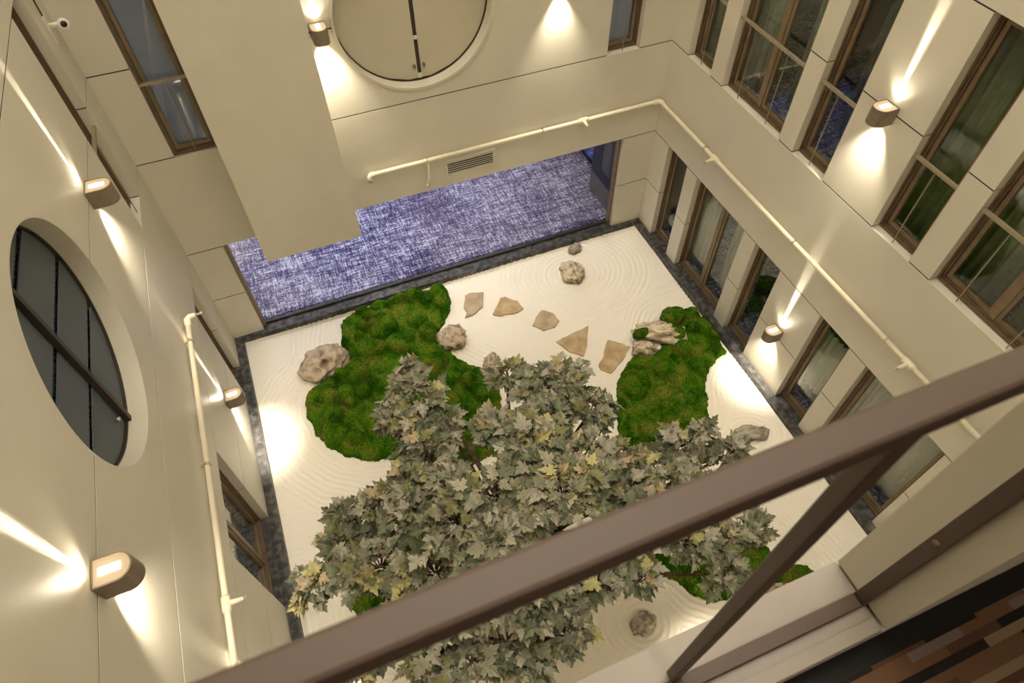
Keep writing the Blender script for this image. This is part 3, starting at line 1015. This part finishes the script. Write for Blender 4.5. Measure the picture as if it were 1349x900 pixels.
v = empty('air_vent', (2.8, 9.04, 2.55))
props(v, 'cream louvred air vent below the pipe, above the carpeted opening', 'vent')
bm = bmesh.new()
ring_frame(bm, WB, 2.33, 3.27, 2.54, 2.88, 0.05, 0.001, 0.022)
link_bm('frame', bm, M['wall'], v)
box('backing', WB, 2.381, 3.219, 0.0008, 0.003, 2.591, 2.829, M['joint'], v)
for i in range(6):
    z = 2.600 + i * 0.042
    box('louvre', WB, 2.382, 3.218, 0.004, 0.017, z, z + 0.010, M['wall'], v)

c = empty('security_camera', WL(8.75, 0, 6.2))
props(c, 'small white security camera on the wall in the top left corner', 'camera')
box('mount_plate', WL, 8.64, 8.78, 0.0015, 0.02, 6.12, 6.42, M['white'], c, 0.003)
tube('arm', [WL(8.72, 0.02, 6.30), WL(8.72, 0.07, 6.30), WL(8.74, 0.11, 6.29)], [0.03, 0.026, 0.026], M['white'], c)
body_c = WL(8.76, 0.15, 6.28)
to_cam = (Vector((0.3, 0, 9.0)) - body_c).normalized()
body = tube('body', [body_c - to_cam * 0.07, body_c - to_cam * 0.065, body_c + to_cam * 0.065, body_c + to_cam * 0.07], [0.03, 0.055, 0.062, 0.056], M['white'], c, 20)
tube('lens', [body_c + to_cam * 0.069, body_c + to_cam * 0.075], 0.034, M['black'], body, 18)
tube('cable', [WL(8.70, 0.01, 6.42), WL(8.69, 0.015, 6.7), WL(8.70, 0.012, 7.4)], 0.008, M['frame_dark'], c, 6)

# ---------------------------------------------------------------- moss
def moss(poly, label, h, seed):
    rg = np.random.default_rng(seed)
    P = np.array(poly)
    s = 0.016
    gx = np.arange(P[:, 0].min() - 0.08, P[:, 0].max() + 0.08, s)
    gy = np.arange(P[:, 1].min() - 0.08, P[:, 1].max() + 0.08, s)
    X, Y = np.meshgrid(gx, gy)
    sd = signed_dist(poly, X, Y) + (grid_noise(X, Y, 0.09, seed + 1) - 0.5) * 0.05 + (grid_noise(X, Y, 0.03, seed + 2) - 0.5) * 0.02
    t = np.clip(sd / 0.22, 0, 1)
    dome = np.sqrt(1 - (1 - t) ** 2)
    area = (P[:, 0].max() - P[:, 0].min()) * (P[:, 1].max() - P[:, 1].min())
    n = int(area * 11)
    cush = np.zeros_like(X)
    for _ in range(n):
        cx, cy = rg.uniform(gx[0], gx[-1]), rg.uniform(gy[0], gy[-1])
        rr, hh = rg.uniform(0.10, 0.24), rg.uniform(0.12, 0.30)
        q = 1 - ((X - cx) ** 2 + (Y - cy) ** 2) / rr ** 2
        cush = np.maximum(cush, np.where(q > 0, hh * np.sqrt(np.clip(q, 0, 1)), 0))
    Z = dome * (h + cush) + (grid_noise(X, Y, 0.045, seed + 3) - 0.5) * 0.02 + (grid_noise(X, Y, 0.022, seed + 4) - 0.5) * 0.03
    Z = np.where(sd < 0, -0.03 + sd, Z)
    o = mesh_from_grid('moss_mound', X, Y, Z, sd > -0.04, M['moss'])
    props(o, label, 'moss', 'moss mounds on the raked sand')
    return o


moss(MA, 'big two-lobed green moss mound beside the kerb of the carpeted opening', 0.09, 11)
moss(MB_, 'green moss mound under the split tan rock, touching the right kerb', 0.09, 21)
moss(MC, 'dark green moss mound in front below the handrail, right of the tree', 0.06, 31)
moss(MD, 'small moss mound under the left side of the tree', 0.06, 41)

# ---------------------------------------------------------------- rocks and flagstones
def rock(loc, size, m, label, seed, rot=0.0, hole=None, sub=4, rough=0.28):
    bm = bmesh.new()
    bmesh.ops.create_icosphere(bm, subdivisions=sub, radius=1.0)
    off = Vector((seed * 3.7, seed * 1.9, seed * 5.3))
    for v in bm.verts:
        p = v.co.copy()
        k = 1 + rough * 1.3 * noise.noise(p * 1.1 + off) + rough * 0.8 * noise.noise(p * 2.4 + off) + rough * 0.5 * noise.noise(p * 5 + off) + rough * 0.22 * noise.noise(p * 11 + off)
        k += rough * 0.55 * (0.5 - abs(noise.noise(p * 3.1 + off * 2)) * 2.2) * 0.6
        cell = noise.voronoi(p * 3.0 + off)[0][0]
        k -= max(0, 0.42 - cell) * rough * 2.2
        if hole:
            dd = (p.normalized() - Vector(hole).normalized()).length
            k -= 0.75 * math.exp(-(dd / 0.33) ** 4)
        v.co = p * k
        v.co.z = max(v.co.z, -0.45)
    o = link_bm('rock', bm, m, None, recalc=False)
    for p in o.data.polygons:
        p.use_smooth = True
    o.scale = size
    o.rotation_euler = (0, 0, rot)
    o.location = loc
    props(o, label, 'rock', 'garden rocks on the sand')
    return o


rock((-0.66, 7.82, 0.10), (0.42, 0.36, 0.26), M['rock'], 'pale rock with a dark hole at the left edge of the big moss', 1, 0.3, hole=(-0.15, -0.45, 0.8), rough=0.22)
rock((1.70, 7.50, 0.10), (0.27, 0.28, 0.2), M['rock'], 'craggy pinkish rock in the notch of the big moss', 2, 0.5)
rock((2.16, 6.62, 0.08), (0.15, 0.24, 0.15), M['rock'], 'small upright-oval rock at the right edge of the big moss', 3, -0.3)
rock((4.52, 8.14, 0.09), (0.22, 0.26, 0.18), M['rock_tan'], 'dark tan rock inside the raked rings near the back kerb', 4, 0.2, rough=0.33)
rock((4.88, 8.77, 0.05), (0.16, 0.11, 0.10), M['rock_grey'], 'smallest grey rock close to the back kerb', 5, 0.2)
rock((5.38, 6.08, 0.14), (0.46, 0.21, 0.20), M['rock_tan'], 'long split tan rock on top of the right moss mound', 6, -0.45, rough=0.36)
rock((4.92, 5.86, 0.10), (0.22, 0.15, 0.15), M['rock_tan'], 'lower tan boulder in front of the split rock on the moss', 7, -0.3, rough=0.3)
rock((5.76, 3.62, 0.06), (0.31, 0.125, 0.11), M['rock_grey'], 'flat two-humped grey rock alone between moss and right kerb', 8, -0.25)
rock((2.57, 1.60, 0.06), (0.20, 0.16, 0.14), M['rock_grey'], 'grey rock in the sand at the bottom edge', 9, 0.4)
rock((4.55, 1.27, 0.06), (0.26, 0.12, 0.10), M['rock'], 'pinkish rock at the near edge of the front moss', 10, -0.2)


def tuft(loc, size, label, seed):
    bm = bmesh.new()
    bmesh.ops.create_icosphere(bm, subdivisions=4, radius=1.0)
    off = Vector((seed, seed * 2, seed * 3))
    for v in bm.verts:
        p = v.co.copy()
        v.co = p * (1 + 0.12 * noise.noise(p * 2 + off) + 0.06 * noise.noise(p * 9 + off))
        v.co.z = max(v.co.z, -0.5)
    o = link_bm('moss_tuft', bm, M['moss'], None, smooth=True, recalc=False)
    o.scale = size
    o.location = loc
    props(o, label, 'moss', 'moss tufts on the split rock')


tuft((4.98, 6.12, 0.24), (0.17, 0.10, 0.12), 'small moss tuft between the two tan rocks', 2)
tuft((5.70, 6.22, 0.30), (0.25, 0.20, 0.16), 'round moss tuft against the far end of the split rock', 5)

FLAG = {
    'S1': [(2.30,8.46),(2.43,8.49),(2.68,8.41),(2.53,8.05),(2.31,7.94),(2.11,7.92),(2.19,8.04),(2.18,8.19)],
    'S2': [(2.94,8.14),(3.03,8.13),(3.23,7.92),(3.26,7.70),(3.12,7.65),(2.76,7.70),(2.64,7.80)],
    'S3': [(3.58,7.52),(3.75,7.36),(3.78,7.15),(3.64,7.03),(3.40,7.03),(3.25,7.24),(3.42,7.42)],
    'S4': [(4.25,6.82),(4.01,6.39),(3.84,6.20),(3.65,6.38),(3.51,6.70),(3.74,6.74)],
    'S5': [(4.44,6.37),(4.62,6.21),(4.76,6.06),(4.46,5.83),(4.13,5.65),(4.01,5.79),(4.00,5.89),(4.18,6.04)]}
FL = {'S1': ('stone_grey', 'greyish flagstone nearest the big moss, first of the path'), 'S2': ('stone_tan', 'tan half-round flagstone, second of the path'),
      'S3': ('stone_grey', 'greyish rounded flagstone in the middle of the path'), 'S4': ('stone_tan', 'large triangular flagstone, fourth of the path'),
      'S5': ('stone_tan', 'tan blade-shaped flagstone nearest the split rock')}
for k, pts in FLAG.items():
    # subdivide and roughen the outline, slab with a slightly uneven top
    out = []
    for i in range(len(pts)):
        a, b = Vector(pts[i]), Vector(pts[(i + 1) % len(pts)])
        for t in (0, 0.33, 0.66):
            p = a.lerp(b, t)
            if t:
                p += Vector((random.uniform(-1, 1), random.uniform(-1, 1))) * 0.012
            out.append(p)
    c = sum(out, Vector((0, 0))) / len(out)
    bm = bmesh.new()
    rings = []
    for s, z in ((1.0, -0.03), (1.0, 0.022), (0.965, 0.034), (0.6, 0.036)):
        rings.append([bm.verts.new((c.x + (p.x - c.x) * s, c.y + (p.y - c.y) * s, z + (random.uniform(-0.004, 0.004) if z > 0.03 else 0))) for p in out])
    for r0, r1 in zip(rings, rings[1:]):
        for i in range(len(out)):
            j = (i + 1) % len(out)
            bm.faces.new((r0[i], r0[j], r1[j], r1[i]))
    mid = bm.verts.new((c.x, c.y, 0.037))
    for i in range(len(out)):
        bm.faces.new((rings[-1][i], rings[-1][(i + 1) % len(out)], mid))
    bm.faces.new(rings[0][::-1])
    o = link_bm('flagstone', bm, M[FL[k][0]])
    props(o, FL[k][1], 'stone', 'flagstones of the sand path')

# ---------------------------------------------------------------- tree
TB = Vector((1.1, 2.55, 0.0))
tree = empty('maple_tree', TB)
props(tree, 'large grey-green artificial maple tree standing in the raked sand', 'tree')
# clumps: centre, radii (across x, y, z), leaf count
CL = [((0.44, 4.36, 3.20), (0.40, 0.39, 0.34), 17),
      ((0.50, 4.85, 3.15), (0.19, 0.20, 0.17), 6),
      ((0.35, 3.47, 3.40), (0.35, 0.30, 0.27), 14),
      ((1.76, 3.46, 4.00), (0.41, 0.28, 0.25), 16),
      ((1.46, 3.90, 3.90), (0.19, 0.14, 0.13), 5),
      ((2.08, 3.07, 4.00), (0.24, 0.25, 0.22), 10),
      ((1.29, 2.83, 4.20), (0.39, 0.27, 0.24), 17),
      ((1.74, 2.57, 4.10), (0.29, 0.23, 0.20), 12),
      ((2.23, 2.59, 3.70), (0.21, 0.22, 0.19), 8),
      ((3.08, 2.65, 3.20), (0.44, 0.21, 0.18), 12),
      ((3.60, 2.42, 3.00), (0.27, 0.17, 0.15), 7),
      ((2.63, 2.20, 3.40), (0.45, 0.22, 0.20), 14),
      ((0.78, 2.46, 4.25), (0.39, 0.28, 0.24), 19),
      ((1.34, 2.20, 4.30), (0.43, 0.27, 0.24), 22),
      ((0.34, 2.43, 4.00), (0.40, 0.28, 0.25), 19),
      ((-0.84, 3.09, 2.90), (0.33, 0.28, 0.25), 13),
      ((-0.33, 3.21, 3.20), (0.30, 0.25, 0.22), 11),
      ((0.02, 2.86, 3.50), (0.31, 0.28, 0.25), 14),
      ((-1.17, 2.85, 2.80), (0.23, 0.21, 0.18), 8),
      ((-0.48, 2.59, 3.30), (0.42, 0.30, 0.26), 19),
      ((0.02, 2.19, 3.70), (0.40, 0.28, 0.24), 19),
      ((0.11, 1.69, 3.90), (0.49, 0.26, 0.23), 24),
      ((0.76, 1.54, 3.90), (0.42, 0.26, 0.23), 21),
      ((1.46, 1.60, 3.50), (0.37, 0.23, 0.20), 15),
      ((0.07, 1.33, 3.60), (0.51, 0.21, 0.18), 21),
      ((0.59, 1.15, 3.50), (0.26, 0.20, 0.18), 11),
      ((-0.46, 1.85, 3.50), (0.39, 0.22, 0.19), 16),
      ((3.01, 1.54, 2.90), (0.43, 0.25, 0.22), 15),
      ((2.64, 1.68, 3.00), (0.30, 0.20, 0.17), 9),
      ((3.54, 1.54, 2.80), (0.19, 0.17, 0.15), 6),
      ((2.92, 1.28, 2.80), (0.23, 0.14, 0.12), 6),
      ((2.09, 1.95, 3.60), (0.42, 0.26, 0.23), 17),
      ((0.57, 2.02, 4.20), (0.37, 0.24, 0.21), 18),
      ((0.40, 2.90, 3.70), (0.28, 0.24, 0.21), 11),
      ((0.12, 4.17, 3.20), (0.23, 0.26, 0.23), 8),
      ((0.10, 3.24, 3.40), (0.28, 0.21, 0.18), 9),
      ((2.15, 2.25, 3.70), (0.28, 0.21, 0.19), 10),
      ((1.92, 1.48, 3.20), (0.20, 0.17, 0.15), 7),
      ((-0.84, 1.79, 3.30), (0.32, 0.18, 0.16), 12),
      ((0.97, 1.24, 3.50), (0.21, 0.17, 0.15), 8),
      ((1.13, 3.26, 4.00), (0.24, 0.24, 0.21), 10),
      ((-0.75, 3.49, 2.90), (0.17, 0.15, 0.13), 5),
      ((-1.34, 2.76, 2.70), (0.16, 0.13, 0.11), 5),
      ((0.69, 3.87, 3.30), (0.14, 0.23, 0.20), 6),
      ((1.54, 3.11, 4.05), (0.35, 0.24, 0.21), 13),
      ((0.92, 2.13, 4.15), (0.35, 0.24, 0.21), 16),
      ((1.18, 2.57, 4.20), (0.37, 0.25, 0.22), 16),
      ((1.97, 3.56, 3.95), (0.29, 0.20, 0.18), 9)]
# trunk and branches
branches = []
trunk_top = Vector((1.05, 2.55, 2.2))
tube('trunk', [TB + Vector((0, 0, -0.02)), TB + Vector((0.03, 0.02, 0.5)), TB + Vector((-0.03, 0.0, 1.3)), trunk_top, Vector((1.1, 2.5, 3.0))], [0.16, 0.12, 0.105, 0.09, 0.06], M['bark'], tree, 12)
for i, (c, rad, nl) in enumerate(CL):
    c = Vector(c)
    s = Vector((1.08, 2.52, 1.7 + 1.1 * ((i * 37) % 10) / 10))
    mid = s.lerp(c, 0.5) + Vector((random.uniform(-0.1, 0.1), random.uniform(-0.1, 0.1), 0.12))
    br = tube('branch', [s, mid, c - Vector((0, 0, 0.05)), c + (c - s).normalized() * 0.04], [0.045, 0.03, 0.016, 0.006], M['bark'], tree, 8)
    branches.append(br)

# maple leaf outline (tip at +y), stem at origin
half = [(0.0, 0.0), (0.06, -0.03), (0.23, -0.12), (0.22, 0.02), (0.17, 0.10), (0.34, 0.09), (0.49, 0.15), (0.42, 0.24), (0.52, 0.38), (0.40, 0.40), (0.20, 0.37), (0.29, 0.52), (0.26, 0.64), (0.15, 0.68), (0.11, 0.82), (0.0, 1.0)]
LV = [Vector((x, y, 0.22 * x - 0.25 * (y - 0.4) ** 2)) for x, y in half]
LV += [Vector((-x, y, 0.22 * x - 0.25 * (y - 0.4) ** 2)) for x, y in half[1:-1]]
LVc = Vector((0, 0.22, -0.01))
nh = len(half)
loop = list(range(nh)) + [nh + (nh - 3) - i for i in range(nh - 2)]
LVERT = np.array([tuple(v) for v in LV] + [tuple(LVc)], dtype=np.float64)
ci = len(LV)
LTRI = [(loop[i], loop[(i + 1) % len(loop)], ci) for i in range(len(loop))]

leaf_me = []
for k, lm in enumerate(LEAF):
    me = bpy.data.meshes.new('leaf')
    me.from_pydata(LVERT.tolist(), [], LTRI)
    me.materials.append(lm)
    leaf_me.append(me)


def put_leaf(p, tip, up):
    nrm = (up + Vector((random.gauss(0, .5), random.gauss(0, .5), random.gauss(0, .2)))).normalized()
    yv = tip - nrm * tip.dot(nrm)
    yv = yv.normalized() if yv.length > 0.05 else nrm.orthogonal().normalized()
    xv = yv.cross(nrm)
    s = random.choice((random.uniform(0.09, 0.14), random.uniform(0.13, 0.19)))
    m = Matrix((xv * s * random.uniform(0.85, 1.1), yv * s, nrm * s * random.uniform(0.3, 1.8))).transposed().to_4x4()
    m.translation = p
    return m


leaves = []
for ci_, (c, rad, nl) in enumerate(CL):
    c = Vector(c)
    twig_bm = bmesh.new()
    for t in range(int(nl * 1.5)):
        v = Vector((random.gauss(0, 1), random.gauss(0, 1), random.gauss(0.25, 0.9))).normalized()
        if v.z < -0.3:
            v.z = -v.z * 0.5
        k = random.uniform(0.6, 1.15) * (1.25 if random.random() < 0.10 else 1.0)
        e = c + Vector((v.x * rad[0], v.y * rad[1], v.z * rad[2])) * k
        a = c + (e - c) * 0.12 - Vector((0, 0, 0.08))
        mid = a.lerp(e, 0.55) + Vector((0, 0, 0.05))
        add_tube(twig_bm, [a, mid, e], [0.008, 0.005, 0.0025], 4)
        ax = (e - a).normalized()
        side = ax.cross(Vector((0, 0, 1)))
        side = side.normalized() if side.length > 0.05 else Vector((1, 0, 0))
        x = random.random()
        warm = x < (0.42 if ci_ in (8, 18, 42) else 0.2 if ci_ in (13, 15, 19) else 0.05)      # some twigs are yellowed
        for q in range(9):
            f = 0.28 + 0.78 * q / 8
            p = a.lerp(mid, f / 0.55) if f < 0.55 else mid.lerp(e, (f - 0.55) / 0.45)
            sg = 1 if q % 2 else -1
            tip = ax * (0.9 if q < 8 else 2) + side * sg * random.uniform(0.4, 1.3) + Vector((0, 0, random.uniform(-0.7, 0.1)))
            up = Vector((-0.05, -0.22, 0.85)) + v * 0.45
            x = random.random()
            if warm:
                kk = 4 if x < 0.4 else 3 if x < 0.75 else 5
            else:
                kk = 4 if x < 0.012 else 5 if x < 0.04 else 2 if x < 0.26 else 3 if x < 0.36 else 1 if x < 0.66 else 0
            leaves.append((put_leaf(p + side * sg * 0.03, tip, up), kk, (p - Vector((0, 0, 10))).length - 0.9 * v.z * f))
    link_bm('twigs', twig_bm, M['bark'], branches[ci_], smooth=True)
leaves.sort(key=lambda t: t[2])
tinv = tree.matrix_world.inverted()
for m, k, _ in leaves[:300]:
    o = bpy.data.objects.new('leaf', leaf_me[k])
    C.objects.link(o)
    o.parent = tree
    o.matrix_parent_inverse = tinv
    o.matrix_basis = m
rest = leaves[300:]
V, F, K = [], [], []
for m, k, _ in rest:
    A = np.array(m)
    base = sum(len(x) for x in V[:0]) + len(V) * len(LVERT)
    V.append(LVERT @ A[:3, :3].T + A[:3, 3])
    F += [(a + base, b + base, c + base) for a, b, c in LTRI]
    K += [k] * len(LTRI)
me = bpy.data.meshes.new('foliage')
me.from_pydata(np.concatenate(V).tolist(), [], F)
for lm in LEAF:
    me.materials.append(lm)
me.polygons.foreach_set('material_index', np.array(K, dtype=np.int32))
o = bpy.data.objects.new('foliage', me)
C.objects.link(o)
o.parent = tree
o.matrix_parent_inverse = tinv
o['kind'] = 'stuff'
